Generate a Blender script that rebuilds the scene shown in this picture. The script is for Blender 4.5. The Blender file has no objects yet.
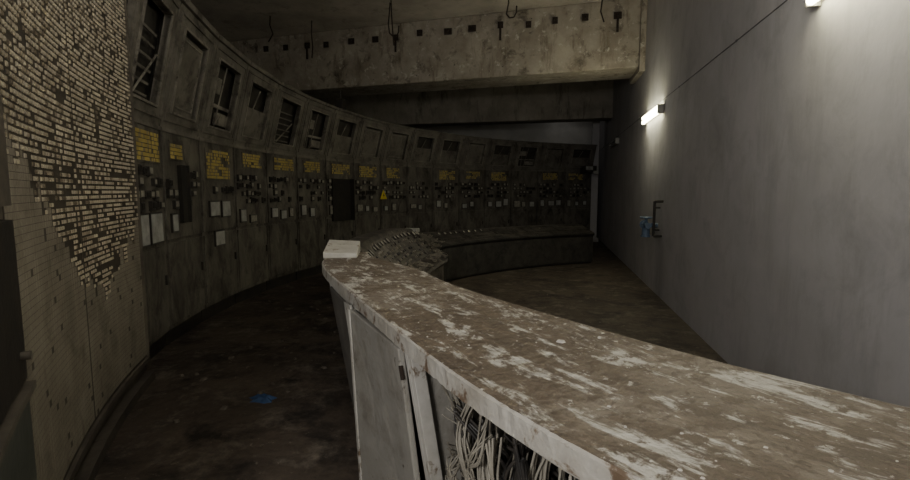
import bpy, bmesh, math, random
import mathutils
from mathutils import Vector, Matrix
random.seed(7)
D=bpy.data; C=bpy.context
COL=C.scene.collection
rad=math.radians
H=1.6
# ------------------------------------------------------------ materials
def mat(name,c1,c2=None,scale=6.0,rough=0.8,metal=0.0,bump=0.15,detail=8,lo=0.35,hi=0.65,stretch=(1,1,1),
        c3=None,scale3=25.0,lo3=0.6,hi3=0.68,uv=False,bscale=40,emit=None,estr=0,dist3=0.5,c4=None,scale4=2,lo4=.5,hi4=.7,st4=(1,1,1),c5=None,scale5=30,lo5=.6,hi5=.65,c6=None,scale6=30,lo6=.6,hi6=.65):
    m=D.materials.new(name); m.use_nodes=True
    nt=m.node_tree; N=nt.nodes; L=nt.links
    b=N['Principled BSDF']
    b.inputs['Roughness'].default_value=rough
    b.inputs['Metallic'].default_value=metal
    if c2 is None: c2=tuple(x*0.7 for x in c1)
    tc=N.new('ShaderNodeTexCoord'); mp=N.new('ShaderNodeMapping')
    g=N.new('ShaderNodeNewGeometry')
    src=tc.outputs['UV'] if uv else g.outputs['Position']
    L.new(src,mp.inputs[0])
    mp.inputs['Scale'].default_value=stretch
    n=N.new('ShaderNodeTexNoise'); n.inputs['Scale'].default_value=scale; n.inputs['Detail'].default_value=detail
    n.inputs['Roughness'].default_value=0.65
    L.new(mp.outputs[0],n.inputs['Vector'])
    r=N.new('ShaderNodeValToRGB'); L.new(n.outputs['Fac'],r.inputs[0])
    r.color_ramp.elements[0].position=lo; r.color_ramp.elements[1].position=hi
    r.color_ramp.elements[0].color=(*c1,1); r.color_ramp.elements[1].color=(*c2,1)
    out=r.outputs[0]
    def layer(out,col,sc,lo_,hi_,ds,vec,dt=8):
        n3=N.new('ShaderNodeTexNoise'); n3.inputs['Scale'].default_value=sc; n3.inputs['Detail'].default_value=dt
        n3.inputs['Distortion'].default_value=ds; n3.inputs['Roughness'].default_value=0.72
        L.new(vec,n3.inputs['Vector'])
        r3=N.new('ShaderNodeValToRGB'); L.new(n3.outputs['Fac'],r3.inputs[0])
        r3.color_ramp.elements[0].position=lo_; r3.color_ramp.elements[1].position=hi_
        mx=N.new('ShaderNodeMixRGB'); L.new(r3.outputs[0],mx.inputs[0]); L.new(out,mx.inputs[1])
        mx.inputs[2].default_value=(*col,1); return mx.outputs[0]
    if c4:
        m4=N.new('ShaderNodeMapping'); L.new(src,m4.inputs[0]); m4.inputs['Scale'].default_value=st4; m4.inputs['Location'].default_value=(3.3,1.7,5.1)
        out=layer(out,c4,scale4,lo4,hi4,.2,m4.outputs[0])
    if c3: out=layer(out,c3,scale3,lo3,hi3,dist3,mp.outputs[0],12)
    for (cc,ss,ll,hh,of) in ((c5,scale5,lo5,hi5,7.3),(c6,scale6,lo6,hi6,13.1)):
        if cc:
            m5=N.new('ShaderNodeMapping'); L.new(src,m5.inputs[0]); m5.inputs['Location'].default_value=(of,2.7,1.1)
            out=layer(out,cc,ss,ll,hh,.2,m5.outputs[0])
    L.new(out,b.inputs['Base Color'])
    if bump:
        nb=N.new('ShaderNodeTexNoise'); nb.inputs['Scale'].default_value=bscale; nb.inputs['Detail'].default_value=6
        L.new(src,nb.inputs['Vector'])
        bp=N.new('ShaderNodeBump'); bp.inputs['Strength'].default_value=bump; bp.inputs['Distance'].default_value=0.02
        L.new(nb.outputs['Fac'],bp.inputs['Height']); L.new(bp.outputs[0],b.inputs['Normal'])
    if emit:
        b.inputs['Emission Color'].default_value=(*emit,1); b.inputs['Emission Strength'].default_value=estr
    return m
M={}
M['plaster']=mat('grey_plaster',(0.475,0.460,0.470),(0.40,0.388,0.392),scale=.9,rough=.9,bump=.28,bscale=5,
                 c3=(0.30,0.29,0.288),scale3=2.0,lo3=.50,hi3=.82,c4=(0.31,0.30,0.297),scale4=2.3,lo4=.49,hi4=.80,st4=(1,1.3,.3))
M['concrete']=mat('stained_concrete',(0.40,0.365,0.305),(0.24,0.21,0.168),scale=1.6,rough=.9,bump=.9,bscale=8,c3=(0.08,0.065,0.05),scale3=3,lo3=.53,hi3=.68,
                  c4=(.13,.105,.075),scale4=3.5,lo4=.54,hi4=.70,st4=(1,1,.25),c5=(.48,.45,.39),scale5=7,lo5=.57,hi5=.66,c6=(.03,.024,.02),scale6=11,lo6=.64,hi6=.68)
M['ceil']=mat('ceiling_concrete',(0.50,0.46,0.405),(0.33,0.30,0.26),scale=1.5,rough=.9,bump=.3,c3=(.16,.135,.11),scale3=2.5,lo3=.55,hi3=.75)
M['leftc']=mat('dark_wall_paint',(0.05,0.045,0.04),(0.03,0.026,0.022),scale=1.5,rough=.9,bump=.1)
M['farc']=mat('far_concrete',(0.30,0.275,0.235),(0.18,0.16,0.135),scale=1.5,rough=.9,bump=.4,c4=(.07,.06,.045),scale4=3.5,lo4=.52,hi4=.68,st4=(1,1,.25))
M['farw']=mat('far_wall_plaster',(0.60,0.58,0.55),(0.42,0.41,0.38),scale=1.0,rough=.9,bump=.2)
M['floor']=mat('wet_dirty_floor',(0.105,0.081,0.060),(0.044,0.034,0.026),scale=1.6,rough=.7,bump=.9,bscale=9,c3=(0.175,0.148,0.117),scale3=3.2,lo3=.51,hi3=.66,dist3=.2,c5=(.023,.018,.015),scale5=2.5,lo5=.49,hi5=.64,c6=(.19,.165,.132),scale6=13,lo6=.62,hi6=.68)
M['panel']=mat('dirty_panel_paint',(0.160,0.147,0.123),(0.080,0.072,0.060),scale=3,rough=.7,bump=.15,c3=(0.026,0.022,0.018),scale3=5,lo3=.46,hi3=.65,stretch=(1,1,.5))
M['panel2']=mat('fascia_paint',(0.185,0.171,0.145),(0.10,0.09,0.075),scale=3,rough=.7,bump=.2,c3=(0.042,0.036,0.029),scale3=4,lo3=.50,hi3=.68)
M['frame']=mat('fascia_frame_paint',(0.28,0.26,0.22),(0.13,0.119,0.10),scale=4,rough=.6,bump=.1,c3=(.05,.043,.034),scale3=6,lo3=.50,hi3=.64)
M['dark']=mat('dark_face_and_recess_shade',(0.014,0.013,0.011),(0.024,0.02,0.016),scale=8,rough=.9,bump=0)  # near black painted as shade in openings; also dark meter faces
M['dim']=mat('interior_shade',(0.05,0.045,0.038),(0.026,0.022,0.018),scale=5,rough=.9,bump=0)  # darker panel colour, shade inside the window openings painted in
M['darkmetal']=mat('dark_steel',(0.035,0.034,0.033),(0.06,0.052,0.043),scale=6,rough=.5,metal=.4,bump=.1)
M['jamb']=mat('brown_frame_paint',(0.13,0.115,0.09),(0.07,0.06,0.05),scale=4,rough=.6,bump=.1)
M['greeng']=mat('grey_green_paint',(0.085,0.092,0.08),(0.05,0.054,0.047),scale=4,rough=.6,bump=.1)
M['seam']=mat('seam_strip',(0.20,0.19,0.19),(0.12,0.115,0.115),scale=4,rough=.9,bump=0)
M['meter']=mat('meter_case',(0.045,0.041,0.037),(0.028,0.025,0.022),scale=9,rough=.4,bump=0)
M['glass']=mat('meter_face',(0.37,0.355,0.30),(0.17,0.16,0.135),scale=20,rough=.3,bump=0)
M['yellow']=mat('yellow_tile',(0.56,0.44,0.12),(0.34,0.26,0.08),scale=5,rough=.5,bump=0)
M['ytan']=mat('faded_tile',(0.34,0.29,0.16),(0.17,0.14,0.08),scale=7,rough=.5,bump=0)
M['paper']=mat('pale_sheet',(0.42,0.42,0.40),(0.24,0.24,0.22),scale=7,rough=.8,bump=.1)
M['white']=mat('chipped_white_paint',(0.48,0.465,0.43),(0.33,0.315,0.28),scale=5,rough=.55,bump=.15,c3=(0.13,0.09,0.055),scale3=12,lo3=.57,hi3=.64)
M['doorp']=mat('grey_door_paint',(0.33,0.318,0.288),(0.24,0.228,0.20),scale=2.5,rough=.6,bump=.15,c5=(0.13,0.112,0.088),scale5=4,lo5=.50,hi5=.76,c6=(.07,.055,.04),scale6=14,lo6=.62,hi6=.68)
M['doord']=mat('grimy_door_paint',(0.15,0.14,0.125),(0.08,0.073,0.065),scale=3,rough=.6,bump=.15)
M['top']=mat('peeling_worktop',(0.150,0.117,0.085),(0.082,0.063,0.046),scale=7,rough=.6,bump=1.0,bscale=26,uv=True,stretch=(.55,1.7,1),
             c4=(0.225,0.195,0.157),scale4=2.0,lo4=.46,hi4=.66,c3=(0.48,0.465,0.425),scale3=6.0,lo3=.52,hi3=.58,detail=12,dist3=.3,
             c5=(0.112,0.086,0.062),scale5=12,lo5=.51,hi5=.58,c6=(.42,.40,.36),scale6=26,lo6=.60,hi6=.64)
M['apron']=mat('apron_paint',(0.44,0.425,0.39),(0.30,0.278,0.24),scale=5,rough=.5,bump=.3,c3=(0.13,0.09,0.06),scale3=9,lo3=.54,hi3=.60)
M['t1']=mat('tile_cream',(0.50,0.445,0.34),(0.38,0.333,0.25),scale=5,rough=.4,bump=0)
M['t2']=mat('tile_tan',(0.35,0.30,0.215),(0.25,0.21,0.15),scale=4,rough=.4,bump=0)
M['t3']=mat('tile_brown',(0.17,0.135,0.09),(0.10,0.08,0.055),scale=14,rough=.5,bump=0)
M['t4']=mat('cell_beige',(0.27,0.242,0.195),(0.185,0.163,0.128),scale=2.5,rough=.7,bump=0,c3=(.12,.10,.076),scale3=4,lo3=.52,hi3=.72)
M['tb']=mat('tile_backing',(0.075,0.062,0.046),(0.042,0.035,0.026),scale=5,rough=.7,bump=.1)
M['desk']=mat('desk_enamel',(0.11,0.098,0.080),(0.05,0.043,0.034),scale=4,rough=.6,bump=.3,c3=(0.018,0.015,0.012),scale3=6,lo3=.46,hi3=.59,c5=(.19,.175,.145),scale5=8,lo5=.60,hi5=.65)
M['desk_shade']=mat('desk_enamel_shade',(0.04,0.036,0.030),(0.02,0.017,0.014),scale=3,rough=.85,bump=.2,c3=(0.010,0.009,0.008),scale3=5,lo3=.45,hi3=.62)  # desk enamel darkened in colour as shade over the far desks
M['desktop_shade']=mat('far_desk_top_shade',(0.085,0.077,0.065),(0.038,0.033,0.027),scale=3,rough=.85,bump=.3,c3=(0.015,0.012,0.010),scale3=5,lo3=.43,hi3=.58,c5=(.13,.12,.10),scale5=6,lo5=.61,hi5=.66)  # far tops darkened in colour to match that shade
M['knob']=mat('knob_plastic',(0.26,0.235,0.19),(0.09,0.08,0.062),scale=12,rough=.4,bump=0)
M['cableW']=mat('pale_cable',(0.38,0.355,0.295),(0.13,0.115,0.09),scale=7,rough=.6,bump=0)
M['cableD']=mat('dark_cable',(0.02,0.019,0.018),(0.05,0.043,0.036),scale=12,rough=.5,bump=0)
M['rust']=mat('rusty_iron',(0.035,0.022,0.014),(0.015,0.011,0.009),scale=20,rough=.9,bump=.2)
M['blue']=mat('blue_plastic',(0.04,0.10,0.24),(0.025,0.06,0.15),scale=9,rough=.6,bump=0)
M['bluegrey']=mat('blue_grey_paint',(0.13,0.19,0.28),(0.08,0.12,0.18),scale=9,rough=.5,bump=0)
M['tube']=mat('glowing_tube',(0.9,0.9,0.8),(0.9,0.9,0.8),bump=0,emit=(1.0,0.94,0.60),estr=34)
M['tubeoff']=mat('dead_tube',(0.25,0.25,0.24),(0.18,0.18,0.17),bump=0,rough=.3)
M['lampbody']=mat('lamp_enamel',(0.45,0.44,0.40),(0.3,0.29,0.26),bump=0,rough=.4)
M['chip']=mat('plaster_chip',(0.55,0.53,0.49),(0.40,0.38,0.35),scale=30,rough=.8,bump=0)
M['rubble']=mat('floor_rubble',(0.20,0.175,0.14),(0.09,0.077,0.062),scale=30,rough=.9,bump=0)
M['black']=mat('black_print',(0.01,0.01,0.01),(0.02,0.02,0.02),bump=0)
M['signy']=mat('sign_yellow',(0.70,0.55,0.03),(0.60,0.46,0.03),bump=0)
# ------------------------------------------------------------ mesh builder
class MB:
    def __init__(s): s.v=[];s.f=[];s.m=[];s.uv=[]
    def quad(s,pts,mi=0,uv=None):
        i=len(s.v); s.v+= [tuple(p) for p in pts]; s.f.append(tuple(range(i,i+len(pts)))); s.m.append(mi)
        s.uv+= uv if uv else [(0,0)]*len(pts)
    def hexa(s,p,mi=0):
        i=len(s.v); s.v+=[tuple(q) for q in p]
        for f in ((3,2,1,0),(4,5,6,7),(0,1,5,4),(1,2,6,5),(2,3,7,6),(3,0,4,7)):
            s.f.append(tuple(i+k for k in f)); s.m.append(mi); s.uv+=[(0,0)]*4
    def box(s,x0,x1,y0,y1,z0,z1,mi=0,T=None):
        p=[(x0,y0,z0),(x1,y0,z0),(x1,y1,z0),(x0,y1,z0),(x0,y0,z1),(x1,y0,z1),(x1,y1,z1),(x0,y1,z1)]
        if T: p=[T(*q) for q in p]
        s.hexa(p,mi)
    def cyl(s,a,b,r,n=10,mi=0,r2=None):
        a=Vector(a);b=Vector(b);d=(b-a).normalized()
        u=d.orthogonal().normalized(); w=d.cross(u)
        if r2 is None:r2=r
        i=len(s.v)
        for k in range(n):
            t=2*math.pi*k/n; o=u*math.cos(t)+w*math.sin(t)
            s.v.append(tuple(a+o*r)); s.v.append(tuple(b+o*r2))
        for k in range(n):
            j=(k+1)%n
            s.f.append((i+2*k,i+2*j,i+2*j+1,i+2*k+1)); s.m.append(mi); s.uv+=[(0,0)]*4
        s.f.append(tuple(i+2*k for k in range(n))[::-1]); s.m.append(mi); s.uv+=[(0,0)]*n
        s.f.append(tuple(i+2*k+1 for k in range(n))); s.m.append(mi); s.uv+=[(0,0)]*n
    def obj(s,name,mats,parent=None,off=(0,0,0),bevel=0,smooth=False):
        me=D.meshes.new(name)
        o=Vector(off)
        me.from_pydata([tuple(Vector(v)-o) for v in s.v],[],s.f)
        for k in mats: me.materials.append(M[k])
        me.polygons.foreach_set('material_index',s.m)
        ul=me.uv_layers.new(name='UVMap')
        flat=[c for t in s.uv for c in t]
        ul.data.foreach_set('uv',flat)
        me.update(); me.validate()
        bm=bmesh.new(); bm.from_mesh(me); bmesh.ops.recalc_face_normals(bm,faces=bm.faces); bm.to_mesh(me); bm.free()
        ob=D.objects.new(name,me); COL.objects.link(ob)
        if parent: ob.parent=parent
        else: ob.location=o
        if bevel:
            md=ob.modifiers.new('b','BEVEL'); md.width=bevel; md.segments=2; md.limit_method='ANGLE'
        if smooth:
            for p in me.polygons: p.use_smooth=True
        return ob
def tag(o,label,cat,group=None,kind=None):
    o['label']=label; o['category']=cat
    if group: o['group']=group
    if kind: o['kind']=kind
    return o
def empty(name,loc,rz=0):
    e=D.objects.new(name,None); e.empty_display_size=.2; e.location=loc; e.rotation_euler=(0,0,rz); COL.objects.link(e); return e
KC=(4.0,5.4)
def sm(a,b,x):
    t=min(max((x-a)/(b-a),0),1); return t*t*(3-2*t)
def warp(th): return 0 if th<=200 else .085*sm(203,215,th)-.085*sm(217,230,th)-.02*(1-sm(200,210,th))*sm(200,203,th)
def pol(c,R,th,z=0):
    if c is KC: R=R-warp(th)   # the near console is flatter than a true arc
    t=rad(th); return (c[0]+R*math.cos(t),c[1]+R*math.sin(t),z)
def sweep(mb,c,prof,t0,t1,n=6,mi=0,caps=True,mis=None):
    """closed profile [(r,z)] (or function of angle giving it) swept round c"""
    pf=prof if callable(prof) else (lambda t:prof)
    P=len(pf(t0))
    for k in range(n):
        a=t0+(t1-t0)*k/n; b=t0+(t1-t0)*(k+1)/n
        A=rad(a)*6;B=rad(b)*6; pa=pf(a); pb=pf(b)
        for j in range(P):
            r0,z0=pa[j]; r1,z1=pa[(j+1)%P]; r2,z2=pb[(j+1)%P]; r3,z3=pb[j]
            mb.quad([pol(c,r0,a,z0),pol(c,r1,a,z1),pol(c,r2,b,z2),pol(c,r3,b,z3)],mis[j] if mis else mi,[(A,r0+z0),(A,r1+z1),(B,r2+z2),(B,r3+z3)])
    if caps:
        mb.quad([pol(c,r,t0,z) for r,z in pf(t0)],mi); mb.quad([pol(c,r,t1,z) for r,z in pf(t1)][::-1],mi)
def weld(o):
    bm=bmesh.new(); bm.from_mesh(o.data); bmesh.ops.remove_doubles(bm,verts=bm.verts,dist=1e-5)
    bmesh.ops.recalc_face_normals(bm,faces=bm.faces); bm.to_mesh(o.data); bm.free()
# ------------------------------------------------------------ room
X1=1.67; CZ=5.12
def struct(o,label):
    o['kind']='structure'; o['label']=label; o['category']='room'
def slab(name,b,mt,label):
    m=MB(); m.box(*b); cx=((b[0]+b[1])/2,(b[2]+b[3])/2,b[4]); o=m.obj(name,[mt],off=cx); struct(o,label); return o
slab('floor',(-8,X1,-4,18,-.2,0),'floor','dirty brown damp concrete floor')
slab('ceiling',(-8,X1,-4,18,CZ,CZ+.2),'ceil','bare stained concrete ceiling')
slab('wall_right',(X1,X1+.3,-4,18,-.2,CZ+.2),'plaster','tall grey plastered wall with faint streaks')
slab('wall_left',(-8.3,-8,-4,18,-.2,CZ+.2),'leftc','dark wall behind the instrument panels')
slab('wall_back',(-8,X1,-4.3,-4,-.2,CZ+.2),'plaster','grey wall behind the desks')
slab('wall_far',(-8,X1,18,18.3,-.2,CZ+.2),'farw','dim grey far wall above the panels')
def beam(name,y,th,z0,z1,label,mt='concrete',sl=.10):
    m=MB(); xl=-8; yl=y+sl*(X1-xl)
    m.hexa([(xl,yl,z0),(X1,y,z0),(X1,y+th,z0),(xl,yl+th,z0),(xl,yl,z1),(X1,y,z1),(X1,y+th,z1),(xl,yl+th,z1)])
    o=m.obj(name,[mt],off=(-3,y+.5,z0),bevel=.02); struct(o,label); return o
beam('trim_1',9.6,.95,3.88,CZ,'stained beige concrete ceiling beam with rusty anchors')
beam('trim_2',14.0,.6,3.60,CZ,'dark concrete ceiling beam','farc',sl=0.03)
m=MB(); m.box(1.28,1.50,15.75,15.95,0,CZ); m.box(1.22,1.56,15.7,16,0,.12); o=m.obj('trim_3',['plaster'],off=(1.39,15.85,0),bevel=.01); struct(o,'pale slim square column near the wall')
m=MB(); m.box(X1-.10,X1,9.5,10.6,3.78,CZ); o=m.obj('trim_4',['concrete'],off=(X1-.05,10,3.78),bevel=.01); struct(o,'concrete bearing pad under the beam end')
for i in range(15):
    x=1.2-i*.55+random.uniform(-.06,.06); y=9.6+.1*(X1-x)
    m=MB(); zz=4.85+random.uniform(-.03,.03); q=random.uniform(.05,.08)
    m.box(x-q,x+q,y-.03,y+.0,zz-.06,zz+.06); m.cyl((x,y-.02,zz),(x,y-.09,zz),.025)
    if i%4==0: m.box(x-.02,x+.02,y-.05,y-.03,zz-.3,zz)
    o=m.obj('anchor_bolt',['rust'],off=(x,y,zz)); tag(o,'rusty square anchor plate and bolt on the concrete beam','bolt','anchor bolts along the beam')
for q,(x,y,l) in enumerate(((-4.9,9.6,.75),(-3.0,9.0,.55),(-2.85,8.6,.9),(-.75,8.3,.6),(.85,9.0,.6),(-5.6,9.2,.5))):
    rnd=random.Random(q+3); m=MB()
    pts=[(0,0,0),(rnd.uniform(-.03,.03),0,-l*.35),(rnd.uniform(-.05,.05),0,-l*.7),(rnd.uniform(-.08,.08),0,-l)]
    if q in(1,3): pts+=[(.05,.01,-l-.06),(.12,.02,-l-.05),(.16,.01,-l+.02),(.165,0,-l+.12)]
    for a,b in zip(pts,pts[1:]): m.cyl((x+a[0],y+a[1],CZ+a[2]),(x+b[0],y+b[1],CZ+b[2]),.012,8)
    o=m.obj('hanging_rod',['rust'],off=(x,y,CZ)); tag(o,'thin bent rusty iron rod hanging from the ceiling','rod','rusty rods under the ceiling')
# ------------------------------------------------------------ wall lamps
def lamp(y,on,z=2.84):
    r=empty('wall_lamp',(X1,y,z)); tag(r,'lit fluorescent strip lamp on the grey wall' if on else 'dead fluorescent strip lamp on the grey wall','lamp','strip lamps along the wall')
    L=.62
    m=MB(); m.box(-.035,0,-L,L,-.05,.05); m.obj('mounting_plate',['lampbody'],r)
    for s in (-1,1):
        m=MB(); m.box(-.09,-.0,s*(L)-.012,s*(L)+.012,-.07,.07); m.obj('end_cap',['lampbody'],r,bevel=.005)
    for dz in (-.038,.038):
        m=MB(); m.cyl((-.065,-L+.015,dz),(-.065,L-.015,dz),.028,14); m.obj('tube',['tube' if on else 'tubeoff'],r,smooth=False)
    return r
LY=(2.95,8.5,-1.6)
for y in LY: lamp(y,True)
lamp(13.2,False)
def area(loc,rot,sx,sy,e,col=(1,.96,.86)):
    l=D.lights.new('strip_light','AREA'); l.shape='RECTANGLE'; l.size=sx; l.size_y=sy; l.energy=e; l.color=col
    o=D.objects.new('strip_light',l); o.location=loc; o.rotation_euler=rot; COL.objects.link(o); return o
for y,e in zip(LY,(6,6,15)):
    area((X1-.12,y,2.84),(0,rad(90),0),.15,1.2,e)
def point(loc,e,r=.3,col=(1,.975,.94),nm='fill_light'):
    l=D.lights.new(nm,'POINT'); l.energy=e; l.shadow_soft_size=r; l.color=col
    o=D.objects.new(nm,l); o.location=loc; COL.objects.link(o)
point((-.7,-1.4,2.3),245)  # added light beside the camera for the near side, no fixture there
point((-1.2,2.2,4.0),32,.5)  # added soft fill for ceiling, floor, beams and wall
for y,e in zip(LY,(16,10,5)): point((X1-.55,y,2.84),e,.12,(1,.97,.80),'strip_light')
point((.3,17.2,4.2),1.6,.2,(1,.98,.95),'fill_light')  # added glow to lift the far wall, no lamp there
m=MB(); m.cyl((X1-.004,-3.9,2.98),(X1-.004,17.9,2.98),.0045,8)
for y in range(-3,18,2): m.box(X1-.01,X1,y-.01,y+.01,2.97,2.99)
o=m.obj('wall_cable',['seam'],off=(X1,0,2.98)); tag(o,'thin grey cable clipped along the grey wall','cable')
# wall pipe with blue valve
r=empty('pipe_bracket',(X1,7.75,.93)); tag(r,'bent dark pipe bracket with dull blue valve on the wall','pipe')
m=MB()
pts=[(0,-.12,.52),(-.12,-.12,.52),(-.12,-.12,.0),(0,-.12,.0)]
for a,b in zip(pts,pts[1:]): m.cyl(a,b,.020,10)
pts=[(0,.06,.42),(-.08,.06,.42),(-.08,.06,.08),(0,.06,.08)]
for a,b in zip(pts,pts[1:]): m.cyl(a,b,.014,10)
m.obj('bent_pipe',['darkmetal'],r)
m=MB(); m.cyl((-.17,.02,.14),(-.17,.36,.14),.045,14); m.cyl((-.17,.20,.17),(-.17,.20,-.02),.06,12); m.cyl((-.17,.20,.14),(-.17,.20,.26),.022,10)
m.cyl((-.17,.20,.14),(0,.20,.14),.035,10); m.cyl((-.17,.34,.14),(-.17,.37,.14),.07,14); m.cyl((-.17,.20,-.02),(-.17,.20,-.045),.075,14)
m.obj('valve',['bluegrey'],r)
m=MB(); n=18
for k in range(n):
    a=2*math.pi*k/n; b=2*math.pi*(k+1)/n
    m.cyl((-.17+.085*math.cos(a),.20+.085*math.sin(a),.26),(-.17+.085*math.cos(b),.20+.085*math.sin(b),.26),.016,6)
m.cyl((-.255,.20,.26),(-.085,.20,.26),.009,6); m.cyl((-.17,.115,.26),(-.17,.285,.26),.009,6)
m.obj('hand_wheel',['bluegrey'],r)
# ------------------------------------------------------------ instrument panel wall
PC=(4.5,7.4); RP=8.9; DT=6.0
LEAN=.27; ZS=2.22; ZT=3.34
KEY=[(0,3.52),(1,3.44),(2,3.37),(3,3.30),(4,3.24),(5,3.19),(6,3.15),(8,3.08),(12,3.02),(16,2.98)]
def topz(e):
    for (a,u),(b,v) in zip(KEY,KEY[1:]):
        if e<=b: return u+(v-u)*(e-a)/(b-a)
    return KEY[-1][1]
def cabinet(i,th):
    w=RP*math.tan(rad(DT/2))-.008
    fl=(topz(i)-ZS)/(ZT-ZS); fr=(topz(i+1)-ZS)/(ZT-ZS)
    def TT(x,d,s):
        k=(s-ZS)/(ZT-ZS); f=fl+(fr-fl)*(x+w)/(2*w)
        return (x*(1-LEAN*k/RP),-LEAN*k+d,ZS+(s-ZS)*f)
    p=pol(PC,RP,th,0)
    r=empty('panel_cabinet',p,rad(th-90))
    lab='tall beige-grey instrument panel cabinet with leaning fascia and dead indicators'
    rnd=random.Random(100+i)
    m=MB(); m.box(-w,w,.06,.55,0,.17); m.obj('plinth',['darkmetal'],r)
    m=MB(); m.box(-w,w,.012,.5,.17,ZS); m.obj('body',['panel'],r)
    m=MB(); m.box(-w+.03,w-.03,-.006,.012,.22,1.06); m.box(w-.1,w-.07,-.03,-.006,.66,.76,1)
    m.obj('lower_door',['panel','darkmetal'],r,bevel=.004)
    m=MB(); m.box(-w+.02,w-.02,-.008,.012,1.10,ZS-.02); m.obj('instrument_plate',['panel'],r,bevel=.004)
    m=MB(); m.box(-w,w,-.02,.012,ZS-.02,ZS+.02); m.obj('ledge_strip',['panel2'],r)
    hw=.29; zb,zt=ZS+.18,ZS+.94
    m=MB()
    m.box(-w,-hw,0,.05,ZS,ZT,0,TT); m.box(hw,w,0,.05,ZS,ZT,0,TT)
    m.box(-hw,hw,0,.05,ZS,zb,0,TT); m.box(-hw,hw,0,.05,zt,ZT,0,TT)
    m.box(-w,w,.14,.5,ZS,ZT,1,TT); m.box(-w,-w+.02,.05,.14,ZS,ZT,1,TT); m.box(w-.02,w,.05,.14,ZS,ZT,1,TT)
    m.box(-w,w,-.035,.5,ZT,ZT+.05,0,TT)
    m.obj('fascia',['panel2','dim'],r)
    m=MB(); t=.016; e=w-.035
    m.box(-e,-e+t,-.016,0,ZS+.08,ZT-.06,0,TT); m.box(e-t,e,-.016,0,ZS+.08,ZT-.06,0,TT)
    m.box(-e+t,e-t,-.016,0,ZS+.08,ZS+.10,0,TT); m.box(-e+t,e-t,-.016,0,ZT-.08,ZT-.06,0,TT)
    m.obj('fascia_rim',['panel2'],r)
    t=.02
    m=MB()
    m.box(-hw-t,-hw,-.018,.06,zb-t,zt+t,0,TT); m.box(hw,hw+t,-.018,.06,zb-t,zt+t,0,TT)
    m.box(-hw,hw,-.018,.06,zb-t,zb,0,TT); m.box(-hw,hw,-.018,.06,zt,zt+t,0,TT)
    m.obj('window_frame',['frame'],r)
    style=rnd.choice([0,4,5,5,6]) if i>6 else [1,4,0,5,1,6,5][i]
    if style==1:
        m=MB()
        for k in range(6): m.box(-hw+.02,hw-.06,.07,.08,zb+.05+k*.1,zb+.07+k*.1,0,TT)
        m.obj('window_insert',['panel2'],r)
        m=MB(); m.cyl(TT(-hw+.1,.03,zb+.02),TT(hw-.1,.03,zb+.4),.01,6); m.obj('loose_rod',['frame'],r)
    elif style==4:
        m=MB(); m.box(-hw+.005,hw-.015,.03,.05,zb+.01,zt-.03,0,TT); m.obj('window_insert',['panel2'],r)
        q=.06; m=MB()
        for (a,b,c,d) in ((-hw+q,-hw+q+.012,zb+q,zt-q),(hw-q-.012,hw-q,zb+q,zt-q),(-hw+q,hw-q,zb+q,zb+q+.014),(-hw+q,hw-q,zt-q-.014,zt-q)): m.box(a,b,.018,.03,c,d,0,TT)
        m.obj('inner_frame',['frame'],r)
    elif style==5:
        m=MB(); m.box(-hw,hw,.03,.05,zb,zb+.42,0,TT); m.obj('window_insert',['panel2'],r)
        m=MB(); m.cyl(TT(-.1,.04,zb+.3),TT(.05,.04,zt-.05),.008,6); m.obj('loose_rod',['frame'],r)
    else:
        m=MB(); m.box(-hw,hw,.06,.10,zb+.25,zb+.29,0,TT); m.box(0,hw,.06,.10,zb+.05,zb+.2,0,TT); m.box(-hw,-.02,.06,.08,zb+.42,zb+.6,0,TT); m.obj('window_insert',['frame'],r)
        m=MB(); m.cyl(TT(-.05,.05,zb),TT(.02,.05,zt),.008,6); m.cyl(TT(-.15,.05,zb),TT(-.18,.05,zt),.006,6); m.obj('loose_rod',['frame'],r)
    x0=-.36+rnd.uniform(0,.12); x1=x0+rnd.uniform(.45,.62); z1=2.15; z0=z1-.040*rnd.choice([5,6])
    if i==0: x0,x1,z0,z1=-.34,.38,1.88,2.18
    if i==1: x0,x1,z0,z1=-.30,.0,1.94,2.12
    if i==2: x0,x1,z0,z1=-.32,.30,1.76,2.12
    if not (i>6 and i%4==1):
        m=MB(); m.box(x0-.015,x1+.01,-.02,-.008,z0-.015,z1+.01,1)
        z=z0; ns=rnd.uniform(0,50)
        while z<z1-.03:
            x=x0
            while x<x1-.02:
                if rnd.random()<.90 and mathutils.noise.noise(Vector((x*6,z*9,ns)))<.36: m.box(x,x+.021,-.026,-.018,z,z+.032,0 if rnd.random()<.75 else 2)
                x+=.028
            z+=.040
        m.obj('indicator_board',['yellow','panel','ytan'],r)
    rows=[1.79,1.68,1.57,1.46] if i!=2 else [1.62]
    for zi,zz in enumerate(rows):
        for k in range(rnd.choice([5,6,7])):
            xx=-.41+k*.115+rnd.uniform(-.012,.012); z_=zz+rnd.uniform(-.008,.008)
            if rnd.random()<.30 or (i==1 and -.22<xx<.06) or xx>.33: continue
            hh=rnd.choice([.045,.045,.032]); ww=rnd.choice([.085,.085,.06])
            m=MB(); m.box(xx,xx+ww,-.04,-.008,z_-hh,z_+hh,0); m.box(xx+.01,xx+ww-.01,-.044,-.04,z_-.02,z_+hh-.01,1 if rnd.random()<.6 else 2)
            m.obj('meter',['meter','glass','dark'],r)
    sheets=[]
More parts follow.
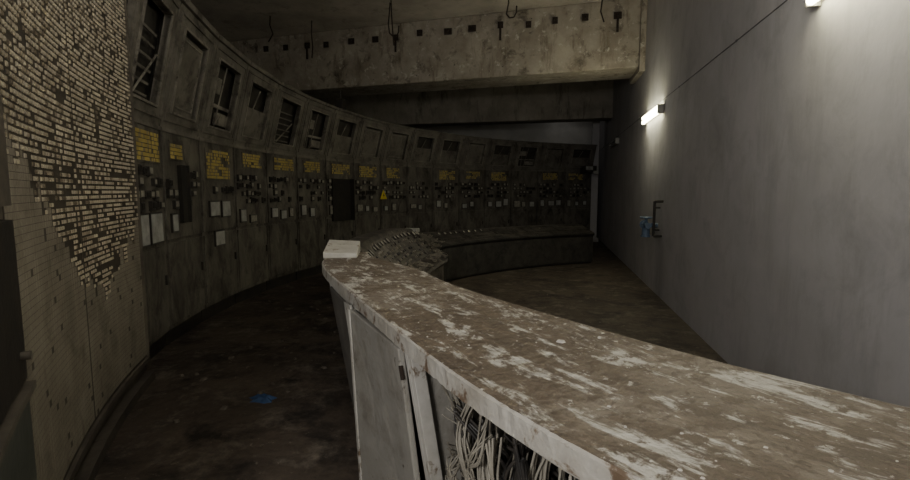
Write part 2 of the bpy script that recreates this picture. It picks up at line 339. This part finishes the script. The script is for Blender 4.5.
    if i==0: sheets=[(-.27,-.01,1.10,1.40),(.03,.33,1.10,1.40)]
    elif i==1: sheets=[(-.36,-.22,1.17,1.37)]
    elif i==2: sheets=[(-.30,-.04,1.28,1.48),(.02,.26,1.26,1.48),(-.2,.06,.90,1.10)]
    else:
        for k in range(rnd.choice([2,3])):
            a=-.38+k*.27; z=rnd.uniform(1.12,1.18); sheets.append((a,a+rnd.uniform(.12,.22),z,z+rnd.uniform(.12,.21)))
    for a,b,c,d in sheets:
        m=MB(); m.box(a,b,-.03,-.008,c,d,1); m.box(a+.014,b-.014,-.033,-.030,c+.014,d-.014,0)
        m.obj('recorder',['paper' if (i in(0,2) or rnd.random()<.6) else 'glass','meter'],r)
    if i==1 or i==6:
        m=MB()
        if i==1: m.box(-.14,-.01,-.05,.0,1.26,1.88,0); m.box(-.01,.005,-.08,0,1.26,1.88,1)
        else: m.box(-.3,.28,-.05,.0,1.0,1.85,0); m.box(.28,.30,-.15,0,1.0,1.85,1)
        m.obj('open_hatch',['dark','darkmetal'],r)  # black slab on the plate stands for the shaded opening
        lab='tall instrument panel cabinet with an open hatch, its shade put on as black'
    tag(r,lab,'control panel','instrument panel cabinets along the curved wall')
    return r
cabs=[cabinet(i,204-DT*i) for i in range(16)]
p=pol(PC,RP-.07,159,1.42)
s=empty('hazard_sign',p,rad(159-90)); tag(s,'small yellow triangular high voltage sign on the panel','sign')
m=MB(); m.v=[(-.12,-.012,0),(.12,-.012,0),(0,-.012,.21),(-.12,0,0),(.12,0,0),(0,0,.21)]
m.f=[(0,1,2),(5,4,3),(0,3,4,1),(1,4,5,2),(2,5,3,0)]; m.m=[0]*5; m.uv=[(0,0)]*18; m.obj('sign_plate',['signy'],s)
m=MB(); m.quad([(.012,-.014,.14),(-.03,-.014,.08),(.0,-.014,.08),(-.012,-.014,.03),(.035,-.014,.095),(.004,-.014,.095)]); m.obj('lightning_mark',['black'],s)
TZ=topz(6.5)+.05
p=pol(PC,8.95,167,TZ); m=MB(); m.box(p[0]-.08,p[0]+.08,p[1]-.1,p[1]+.1,TZ,TZ+.28); m.cyl((p[0],p[1],TZ+.26),(p[0],p[1],TZ+.45),.015)
o=m.obj('junction_box',['darkmetal'],off=(p[0],p[1],TZ)); tag(o,'small dark junction box on top of the panel cabinets','box')
p=pol(PC,RP,113.2,2.25); s=empty('wall_device',p,rad(113.2-90)); tag(s,'small dark device with pale parts on a bracket','device')
m=MB(); m.box(-.03,.03,-.35,-.02,-.02,.02); m.box(-.08,.08,-.05,-.0,-.12,.12); m.obj('bracket_arm',['darkmetal'],s)
m=MB(); m.box(-.16,.16,-.62,-.32,-.09,.11); m.obj('device_body',['darkmetal'],s,bevel=.01)
m=MB(); m.box(-.20,.02,-.66,-.62,-.02,.09); m.obj('pale_cover',['paper'],s,bevel=.005)
m=MB(); m.box(.05,.20,-.66,-.62,-.14,-.04); m.obj('pale_cover',['paper'],s,bevel=.005)
# ------------------------------------------------------------ mosaic mimic panels
RM=8.80
def mosaic(t0,t1,seed):
    rnd=random.Random(seed); tm=(t0+t1)/2
    root=pol(PC,RM,tm,0)
    r=empty('mimic_panel',root); tag(r,'tall mimic board of small cream tiles, many missing','control panel','mosaic mimic boards')
    m=MB(); sweep(m,PC,[(RM-.05,0),(RM-.05,.07),(RM+.02,.07),(RM+.02,.16),(RM+.5,.16),(RM+.5,0)],t0,t1,4); m.obj('plinth',['jamb'],r,root)
    m=MB(); sweep(m,PC,[(RM,.16),(RM,3.9),(RM+.5,3.9),(RM+.5,.16)],t0,t1,6); m.obj('body',['tb'],r,root)
    m=MB(); sweep(m,PC,[(RM-.02,.16),(RM-.02,.20),(RM,.20),(RM,.16)],t0,t1,6)
    if t0<210: sweep(m,PC,[(RM-.02,.20),(RM-.02,3.9),(RM,3.9),(RM,.20)],t0,t0+.12,1)
    m.obj('edge_trim',['jamb'],r,root)
    hi=MB(); lo=MB()
    ph=.038; pitch=.031; da=math.degrees(ph/RM); na=int((t1-t0-.12)/da); nz=int((3.85-.22)/pitch)
    for k in range(na):
        a=t0+.1+k*da; s=a-207
        zb=1.25-.34*math.exp(-((s-5.5)/3.0)**2)+ (max(0,s-9)*.09)
        for j in range(nz):
            z=.22+j*pitch
            nv=mathutils.noise.noise(Vector((s*.9,z*5,11)))+.5*mathutils.noise.noise(Vector((s*3,z*11,3)))
            ne=.16*mathutils.noise.noise(Vector((s*1.6,z*2,5)))+.09*mathutils.noise.noise(Vector((s*2.3,j*3.1,5)))
            a1=a+da*.58; zt=z+pitch*.66
            if z>zb+ne:
                row=mathutils.noise.noise(Vector((s*.9,j*2.7,9)))
                miss= nv>.54 or rnd.random()<.12 or (z<1.75 and row>.30)
                if miss: continue
                d=.006+rnd.uniform(0,.002)
                q=rnd.random()+nv*.25; mi=0 if q<.62 else (1 if q<.88 else 2)
                MBt=hi; e=.12*(a1-a); f=.12*(zt-z)
            else:
                if rnd.random()<.02: continue
                d=.001; mi=0; MBt=lo; a1=a+da*.90; zt=z+pitch*.92; e=f=0
            R0=RM; R1=RM-d
            P=[pol(PC,R0,a,z),pol(PC,R0,a1,z),pol(PC,R1,a1-e,z+f),pol(PC,R1,a+e,z+f),pol(PC,R0,a,zt),pol(PC,R0,a1,zt),pol(PC,R1,a1-e,zt-f),pol(PC,R1,a+e,zt-f)]
            MBt.hexa(P,mi)
    o=hi.obj('mosaic_tiles',['t1','t2','t3'],r,root); o['kind']='stuff'
    o=lo.obj('blank_cells',['t4'],r,root); o['kind']='stuff'
mosaic(207.05,215.1,11); mosaic(215.12,223.2,12)
root=pol(PC,RM,226,0); r=empty('steel_locker',root); tag(r,'dark steel cabinet with grey-green door and round lock','cabinet')
m=MB(); sweep(m,PC,[(RM,0),(RM,3.9),(RM+.5,3.9),(RM+.5,0)],223.25,229,3); m.obj('body',['jamb'],r,root)
m=MB(); sweep(m,PC,[(RM-.03,.30),(RM-.03,.86),(RM,.86),(RM,.30)],223.4,228.6,3); m.obj('door',['greeng'],r,root,bevel=.004)
m=MB(); sweep(m,PC,[(RM-.05,.875),(RM-.05,.90),(RM,.90),(RM,.875)],223.3,228.6,3); m.obj('ledge',['jamb'],r,root)
m=MB(); sweep(m,PC,[(RM-.03,.92),(RM-.03,1.5),(RM,1.5),(RM,.92)],223.4,228.6,3); m.obj('door',['darkmetal'],r,root,bevel=.004)
m=MB(); sweep(m,PC,[(RM-.03,1.55),(RM-.03,3.6),(RM,3.6),(RM,1.55)],223.4,228.6,3); m.obj('door',['jamb'],r,root,bevel=.004)
p=pol(PC,RM-.03,223.9,1.02); q=pol(PC,RM-.06,223.9,1.02); m=MB(); m.cyl(p,q,.016,14); m.obj('lock',['jamb'],r,root)
# ------------------------------------------------------------ near console
def Rk(z): return 5.965-.16*(1.04-z)
T0=198.6
def Ri(t): # inner edge, undoing the warp
    a=5.70-.29*sm(199,210,t)-.10*sm(210,224,t)-.05*sm(224,240,t)
    return a+warp(t)
bounds=[T0,206.0,213.2,220.6,232.2,238,243.5]
root=pol(KC,5.66,222,1.06)
wt=empty('console_worktop',root); tag(wt,'long curved brown worktop with peeling white patches','worktop')
m=MB(); sweep(m,KC,lambda t:[(Ri(t),1.09),(Ri(t),1.12),(5.985,1.12),(5.985,1.09)],T0,243.5,60); o=m.obj('top_board',['top'],wt,root); weld(o)
def ej(t): return .004*mathutils.noise.noise(Vector((t*3.1,0,0)))+.003*mathutils.noise.noise(Vector((t*11,4,0)))
m=MB(); sweep(m,KC,lambda t:[(5.972,1.064),(5.972,1.0895),(5.984+ej(t),1.1185+ej(t+50)*.3),(5.993+ej(t),1.114),(5.995,1.064+ej(t+90))],T0,243.5,220); o=m.obj('front_apron',['apron'],wt,root); weld(o)
m=MB(); sweep(m,KC,lambda t:[(Ri(t)-.006,1.04),(Ri(t)-.006,1.09),(Ri(t)+.02,1.09),(Ri(t)+.02,1.04)],T0,243.5,60); o=m.obj('rear_apron',['apron'],wt,root); weld(o)
ZP=1.060
def slat(mb,t0,t1,z0,z1,d0,d1,mi=0,n=2):
    for k in range(n):
        a=t0+(t1-t0)*k/n;b=t0+(t1-t0)*(k+1)/n
        mb.hexa([pol(KC,Rk(z0)+d0,a,z0),pol(KC,Rk(z0)+d0,b,z0),pol(KC,Rk(z0)+d1,b,z0),pol(KC,Rk(z0)+d1,a,z0),
                 pol(KC,Rk(z1)+d0,a,z1),pol(KC,Rk(z1)+d0,b,z1),pol(KC,Rk(z1)+d1,b,z1),pol(KC,Rk(z1)+d1,a,z1)],mi)
for i,(a,b) in enumerate(zip(bounds,bounds[1:])):
    tm=(a+b)/2; root=pol(KC,5.6,tm,0)
    r=empty('console_cabinet',root)
    openu=i==3
    tag(r,'pale metal console cabinet frame, open and full of cables' if openu else 'pale metal console cabinet with grey back door','cabinet','cabinets under the curved worktop')
    m=MB(); slat(m,a+.03,a+.33,.06,ZP,-.05,0); slat(m,b-.33,b-.03,.06,ZP,-.05,0); slat(m,a+.33,b-.33,.06,.14,-.05,0)
    slat(m,a+.33,b-.33,1.0 if not openu else 1.03,ZP,-.05,-.005,0,6)
    m.obj('back_frame',['white'],r,root,bevel=.004)
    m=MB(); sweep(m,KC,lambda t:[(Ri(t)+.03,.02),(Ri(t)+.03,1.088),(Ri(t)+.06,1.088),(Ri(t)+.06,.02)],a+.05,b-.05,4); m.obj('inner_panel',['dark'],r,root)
    m=MB(); sweep(m,KC,lambda t:[(Ri(t)+.06,.0),(Ri(t)+.06,.05),(5.77,.05),(5.77,.0)],a+.05,b-.05,4); m.obj('base',['darkmetal'],r,root)
    if not openu:
        for e in (a+.08,b-.2):
            m=MB(); q=Ri(e)+.06
            m.hexa([pol(KC,q,e,.05),pol(KC,q,e+.12,.05),pol(KC,Rk(.05)-.05,e+.12,.05),pol(KC,Rk(.05)-.05,e,.05),
                pol(KC,q,e,1.08),pol(KC,q,e+.12,1.08),pol(KC,Rk(1.0)-.05,e+.12,1.08),pol(KC,Rk(1.0)-.05,e,1.08)])
            m.obj('side_panel',['doorp'],r,root)
    def pt(t,z,d): return pol(KC,Rk(z)+d,t,z)
    if i==0:
        m=MB(); slat(m,a+.5,b-.5,.15,.995,-.03,-.005); m.obj('back_door',['darkmetal'],r,root)
    if i==1:
        m=MB(); slat(m,a+.5,b-1.5,.15,1.01,-.01,.01); m.obj('back_door',['doord'],r,root,bevel=.004)
        m=MB(); A,B=b-1.35,b-.45
        m.hexa([pt(A,.10,.05),pt(B,.10,.03),pt(B,.10,.045),pt(A,.10,.065),pt(A-.15,1.03,.010),pt(B-.15,1.03,.002),pt(B-.15,1.03,.017),pt(A-.15,1.03,.025)])
        m.obj('loose_panel',['white'],r,root,bevel=.003)
    if i==2:
        A,B=a+.35,b-.5
        m=MB()
        m.hexa([pt(A,.10,.12),pt(B,.10,.03),pt(B,.10,.055),pt(A,.10,.145),pt(A,1.035,.012),pt(B+.1,1.045,-.006),pt(B+.1,1.045,.019),pt(A,1.035,.037)])
        m.obj('back_door',['doorp'],r,root,bevel=.006)
        m=MB(); m.hexa([pt(A,.10,.147),pt(A+.2,.10,.144),pt(A+.2,.10,.152),pt(A,.10,.155),pt(A,1.035,.039),pt(A+.2,1.035,.038),pt(A+.2,1.035,.046),pt(A,1.035,.047)]); m.obj('door_rim',['white'],r,root)
        for z in (.93,.45):
            p=pt(b-.38,z,.02); q=pt(b-.38,z+.05,.02); m=MB(); m.cyl(p,q,.008,10); m.obj('hinge',['rust'],r,root)
    if i>3:
        m=MB(); slat(m,a+.5,b-.5,.15,.995,-.03,-.005); m.obj('back_door',['doorp'],r,root)
# cables : wavy bundles made of several strands, plus curled loose ends
def bundles(name,mt,nb,ns,seed,t0,t1,rr,spread,dr,label,curl=0,short=False):
    rnd=random.Random(seed); cu=D.curves.new(name,'CURVE'); cu.dimensions='3D'; cu.bevel_depth=rr; cu.bevel_resolution=2; cu.resolution_u=6
    root=Vector(pol(KC,5.7,(t0+t1)/2,.3))
    for q in range(nb):
        t=t0+.5+(t1-t0-1)*(q+rnd.uniform(.2,.8))/nb; d=rnd.uniform(*dr); zt=rnd.uniform(.85,1.02); zl=rnd.uniform(.15,.5)
        if short: zt=rnd.uniform(.5,.98); zl=zt-rnd.uniform(.12,.3)
        path=[]; n=6; ph=rnd.uniform(0,6); am=rnd.uniform(.3,.8); drift=rnd.uniform(-.8,.8)
        for j in range(n):
            f=j/(n-1); path.append((t+drift*f+am*math.sin(ph+f*5),d+.05*math.sin(ph*2+f*6),zt-(zt-zl)*f+.02*math.sin(f*9+ph)))
        for k in range(ns):
            ot=rnd.gauss(0,spread); od=rnd.uniform(-.025,.025); L_=rnd.choice([3,4,5,6,6]); s0=0 if rnd.random()<.6 else rnd.choice([1,2])
            pts=[(a+ot+rnd.gauss(0,spread*.6),b+od+rnd.uniform(-.012,.012),c+rnd.uniform(-.025,.025)) for a,b,c in path[s0:max(L_,s0+3)]]
            if rnd.random()<curl:
                a,b,c=pts[-1]; cx=rnd.choice([-1,1]); rl=rnd.uniform(.15,.4)
                for ang in (0.9,1.9,3.0,4.2,5.4)[:rnd.choice([3,4,5])]: pts.append((a+cx*rl*math.sin(ang),max(b-.01+rnd.uniform(-.01,.01),.0),c-rl*.1*(1-math.cos(ang))))
            sp=cu.splines.new('BEZIER'); sp.bezier_points.add(len(pts)-1)
            for bp,(a,b,c) in zip(sp.bezier_points,pts):
                a=min(max(a,t0),t1); c=min(max(c,.08),1.02); b=max(b,.02)
                bp.co=Vector(pol(KC,max(Rk(c)-.012-b,5.55),a,c))-root; bp.handle_left_type=bp.handle_right_type='AUTO'
                bp.radius=1
    cu.materials.append(M[mt]); o=D.objects.new(name,cu); o.location=root; COL.objects.link(o)
    tag(o,label,'cables',kind='stuff'); return o
a,b=221.1,231.7
bundles('pale_cable_bundle','cableW',8,13,1,a,b,.0034,.09,(.04,.10),'bunches of pale insulated wires hanging inside the open console',curl=.6)
bundles('pale_cable_bundle','cableW',8,8,21,a,b,.0028,.16,(.10,.22),'bunches of pale insulated wires hanging inside the open console',curl=.5)
bundles('dark_cable_bundle','cableD',16,9,2,a,b,.0050,.20,(.03,.16),'bunches of black cables hanging inside the open console',curl=.3)
bundles('curled_wire_ends','cableW',14,11,5,a,b,.0022,.10,(.02,.06),'curled pale stripped wire ends inside the open console',curl=1,short=True)
def chunk(name,mt,p,s,h,label,cat,grp):
    m=MB(); n=6; top=[];bot=[]
    for k in range(n):
        a=2*math.pi*k/n; q=s*random.uniform(.6,1.4); bot.append((p[0]+q*math.cos(a),p[1]+q*math.sin(a),p[2])); top.append((p[0]+.7*q*math.cos(a),p[1]+.7*q*math.sin(a),p[2]+h))
    m.quad(top); m.quad(bot[::-1])
    for k in range(n): m.quad([bot[k],bot[(k+1)%n],top[(k+1)%n],top[k]])
    o=m.obj(name,[mt],off=p); tag(o,label,cat,grp)
for i in range(50):
    th=random.choice([random.uniform(208,236),random.uniform(218,232)]); R=random.uniform(5.52,5.95); p=pol(KC,R,th,1.12)
    s=random.uniform(.0015,.0045)
    if i==0: p=(.045,1.53,1.12); s=.012
    if i==1: p=(.17,1.60,1.12); s=.008
    chunk('plaster_chip','chip',p,s,s*.6,'small white plaster chip on the worktop','debris','plaster chips on the worktop')
rnd=random.Random(77)
for i in range(80):
    t=rnd.uniform(170,214); R=rnd.uniform(6.6,8.6); p=pol(PC,R,t,0)
    if math.hypot(p[0]-KC[0],p[1]-KC[1])<6.15: continue
    s=rnd.uniform(.008,.03); chunk('rubble_piece','rubble',p,s,s*.5,'small grey-brown plaster fragment on the floor','debris','fragments scattered on the floor')
# pale raised end piece of the worktop
a_=[pol(KC,5.76,201.9,0),pol(KC,6.0,201.9,0),pol(KC,6.0,198.65,0),pol(KC,5.76,198.65,0)]
m=MB(); m.hexa([(p[0],p[1],1.12) for p in a_]+[(a_[0][0],a_[0][1],1.150),(a_[1][0],a_[1][1],1.165),(a_[2][0],a_[2][1],1.225),(a_[3][0],a_[3][1],1.21)])
o=m.obj('end_piece',['white'],wt,wt.location,bevel=.006); o['label']='raised pale chipped end wedge'
# ------------------------------------------------------------ control desks further round, one continuous sweep
def dR_(t): return 1.02*(1-sm(154,176,t))
def h_(t): return 1.15-.31*(1-sm(150,180,t))
def q_(t): return -.05*(1-sm(154,176,t))
def desk(i,a,b,mt,mt2,knobs,wires,dials):
    tm=(a+b)/2; root=pol(KC,5.6+dR_(tm),tm,0); w=b-a
    r=empty('control_desk',root); tag(r,'dirty operator desk with sloped switch panel and small controls' if knobs else 'stripped operator desk with shade put into its dark enamel','control desk','curved row of operator desks')
    def pf(t):
        d=dR_(t); q=q_(t); h=h_(t); R0=5.26+d; R1=5.46+d; R2=5.76+d; R3=5.97+d
        return [(R0+.06,0.05),(R0+.06,.66+q),(R0+.01,.70+q),(R0,.72+q),(R0+.02,.742+q),(R1,.79+q),(R2,h-.02),(R2+.02,h),(R3-.02,h),(R3,h-.02),(R3,h-.06),(R3-.12,0.05)]
    m=MB(); sweep(m,KC,pf,a,b,5,mis=[0,0,0,0,1,1,1,1,1,0,0,0]); o=m.obj('body',[mt,mt2],r,root); weld(o)
    m=MB(); sweep(m,KC,lambda t:[(5.38+dR_(t),0),(5.38+dR_(t),.05),(5.77+dR_(t),.05),(5.77+dR_(t),0)],a,b,4); m.obj('plinth',['darkmetal'],r,root)
    rnd=random.Random(50+i)
    def dz(k,t):
        return Vector(pol(KC,5.28+dR_(t)+k*.18,t,.742+q_(t)+k*.048))
    def sp_(k,t,o_):
        z0=.79+q_(t); z1=h_(t)-.02
        return Vector(pol(KC,5.46+dR_(t)+k*.30-o_*.72,t,z0+(z1-z0)*k+o_*.70))
    m=MB()
    m.hexa([sp_(.05,a+.15,0.0),sp_(.05,b-.15,0.0),sp_(.05,b-.15,.008),sp_(.05,a+.15,.008),
            sp_(.95,a+.15,0.0),sp_(.95,b-.15,0.0),sp_(.95,b-.15,.008),sp_(.95,a+.15,.008)]); m.obj('sloped_plate',['panel' if knobs else mt2],r,root)
    for k in range(dials):
        if rnd.random()<.3: continue
        tt=a+.9+k*(w-1.8)/max(dials-1,1)+rnd.uniform(-.1,.1); rr=rnd.choice([.036,.028]); kk=.82
        p=sp_(kk,tt,.006); p2=sp_(kk,tt,.028)
        m=MB(); m.cyl(p,p2,rr,12,0); m.cyl(p2,p2+(p2-p)*.05,rr*.8,12,1); m.obj('dial',['meter','glass'],r,root)
    if knobs:
        for kk in (.14,.28,.42,.56,.68):
            for u_ in range(9):
                if rnd.random()<.35: continue
                tt=a+.4+u_*(w-.8)/8+rnd.uniform(-.05,.05); p=sp_(kk,tt,.006); p2=sp_(kk,tt,rnd.uniform(.02,.04))
                m=MB(); m.cyl(p,p2,rnd.choice([.011,.015]),7,0 if rnd.random()<.5 else 1); m.obj('switch_knob',['meter','knob'],r,root)
    if i==5:
        p=Vector(pol(KC,5.86+dR_(tm),tm,h_(tm))); m=MB(); m.box(p.x-.12,p.x+.12,p.y-.1,p.y+.1,p.z,p.z+.07); m.obj('pale_block',['paper'],r,root,bevel=.01)
    if wires:
        cu=D.curves.new('loose_wires','CURVE'); cu.dimensions='3D'; cu.bevel_depth=.0045; cu.resolution_u=5
        for k in range(16):
            sp=cu.splines.new('BEZIER'); sp.bezier_points.add(3); tt=rnd.uniform(a+.5,b-.5); K=rnd.uniform(.1,.9)
            for j in range(4):
                k2=min(max(K+rnd.uniform(-.4,.4),.05),.95); t2=min(max(tt+rnd.uniform(-1.3,1.3),a+.1),b-.1)
                bp=sp.bezier_points[j]; bp.co=dz(k2,t2)+Vector((0,0,rnd.uniform(.006,.03)))-Vector(root); bp.handle_left_type=bp.handle_right_type='AUTO'
        cu.materials.append(M['knob']); o=D.objects.new('loose_wires',cu); COL.objects.link(o); o.parent=r; o['kind']='stuff'
ND=11; t_hi,t_lo=198.5,118.5; w=(t_hi-t_lo)/ND
for i in range(ND):
    desk(i,t_hi-w*(i+1)+.01,t_hi-w*i-.01,'desk' if i<4 else 'desk_shade','desk' if i<5 else 'desktop_shade',i<6,i<6,5 if i<8 else 0)  # far desks take the darker colours, painting their fade into shade
# lower side desk beside the worktop end
root=pol(KC,5.4,203,0)
r=empty('side_desk',root); tag(r,'low dirty desk surface with loose wires beside the worktop','desk')
m=MB(); sweep(m,KC,lambda t:[(5.22,0.0),(5.22,.70),(5.20,.72),(5.20,.76),(Ri(t)-.03,.84),(Ri(t)-.03,0)],198.55,204.5,6); o=m.obj('body',['desk'],r,root); weld(o)
cu=D.curves.new('loose_wires','CURVE'); cu.dimensions='3D'; cu.bevel_depth=.0045; cu.resolution_u=5; rnd=random.Random(9)
for k in range(36):
    sp=cu.splines.new('BEZIER'); sp.bezier_points.add(3); tt=rnd.uniform(199,204); R=rnd.uniform(5.25,5.55)
    for j in range(4):
        t2=min(max(tt+rnd.uniform(-1.3,1.3),198.7),204.3); R2=min(max(R+rnd.uniform(-.15,.15),5.23),Ri(t2)-.06)
        bp=sp.bezier_points[j]; bp.co=Vector(pol(KC,R2,t2,.79+(R2-5.2)*.17+rnd.uniform(.0,.05)))-Vector(root); bp.handle_left_type=bp.handle_right_type='AUTO'
cu.materials.append(M['knob']); o=D.objects.new('loose_wires',cu); COL.objects.link(o); o.parent=r; o['kind']='stuff'
# blue scrap on floor
m=MB(); n=12; c=Vector((-2.15,3.22,0))
vs=[]
for k in range(n):
    a=2*math.pi*k/n; q=random.uniform(.04,.085); vs.append((c.x+q*1.5*math.cos(a),c.y+q*math.sin(a),.0))
for k in range(n): m.quad([vs[k],vs[(k+1)%n],(c.x+.45*(vs[(k+1)%n][0]-c.x),c.y+.45*(vs[(k+1)%n][1]-c.y),.02+.01*((k+1)%2)),(c.x+.45*(vs[k][0]-c.x),c.y+.45*(vs[k][1]-c.y),.02+.01*(k%2))])
m.quad([(c.x+.45*(v[0]-c.x),c.y+.45*(v[1]-c.y),.02+.01*(k%2)) for k,v in enumerate(vs)]); m.quad(vs[::-1])
o=m.obj('plastic_scrap',['blue'],off=c); tag(o,'crumpled blue plastic scrap lying on the floor','debris')
# ------------------------------------------------------------ world, camera
w_=D.worlds.new('World'); C.scene.world=w_; w_.use_nodes=True
w_.node_tree.nodes['Background'].inputs[0].default_value=(.5,.55,.65,1); w_.node_tree.nodes['Background'].inputs[1].default_value=.01
cam=D.cameras.new('camera'); cam.sensor_width=36; cam.lens=36*480/910; cam.clip_start=.03
co=D.objects.new('camera',cam); COL.objects.link(co); co.location=(0,0,H)
co.rotation_euler=(rad(90-5.8),0,rad(11.05)); C.scene.camera=co
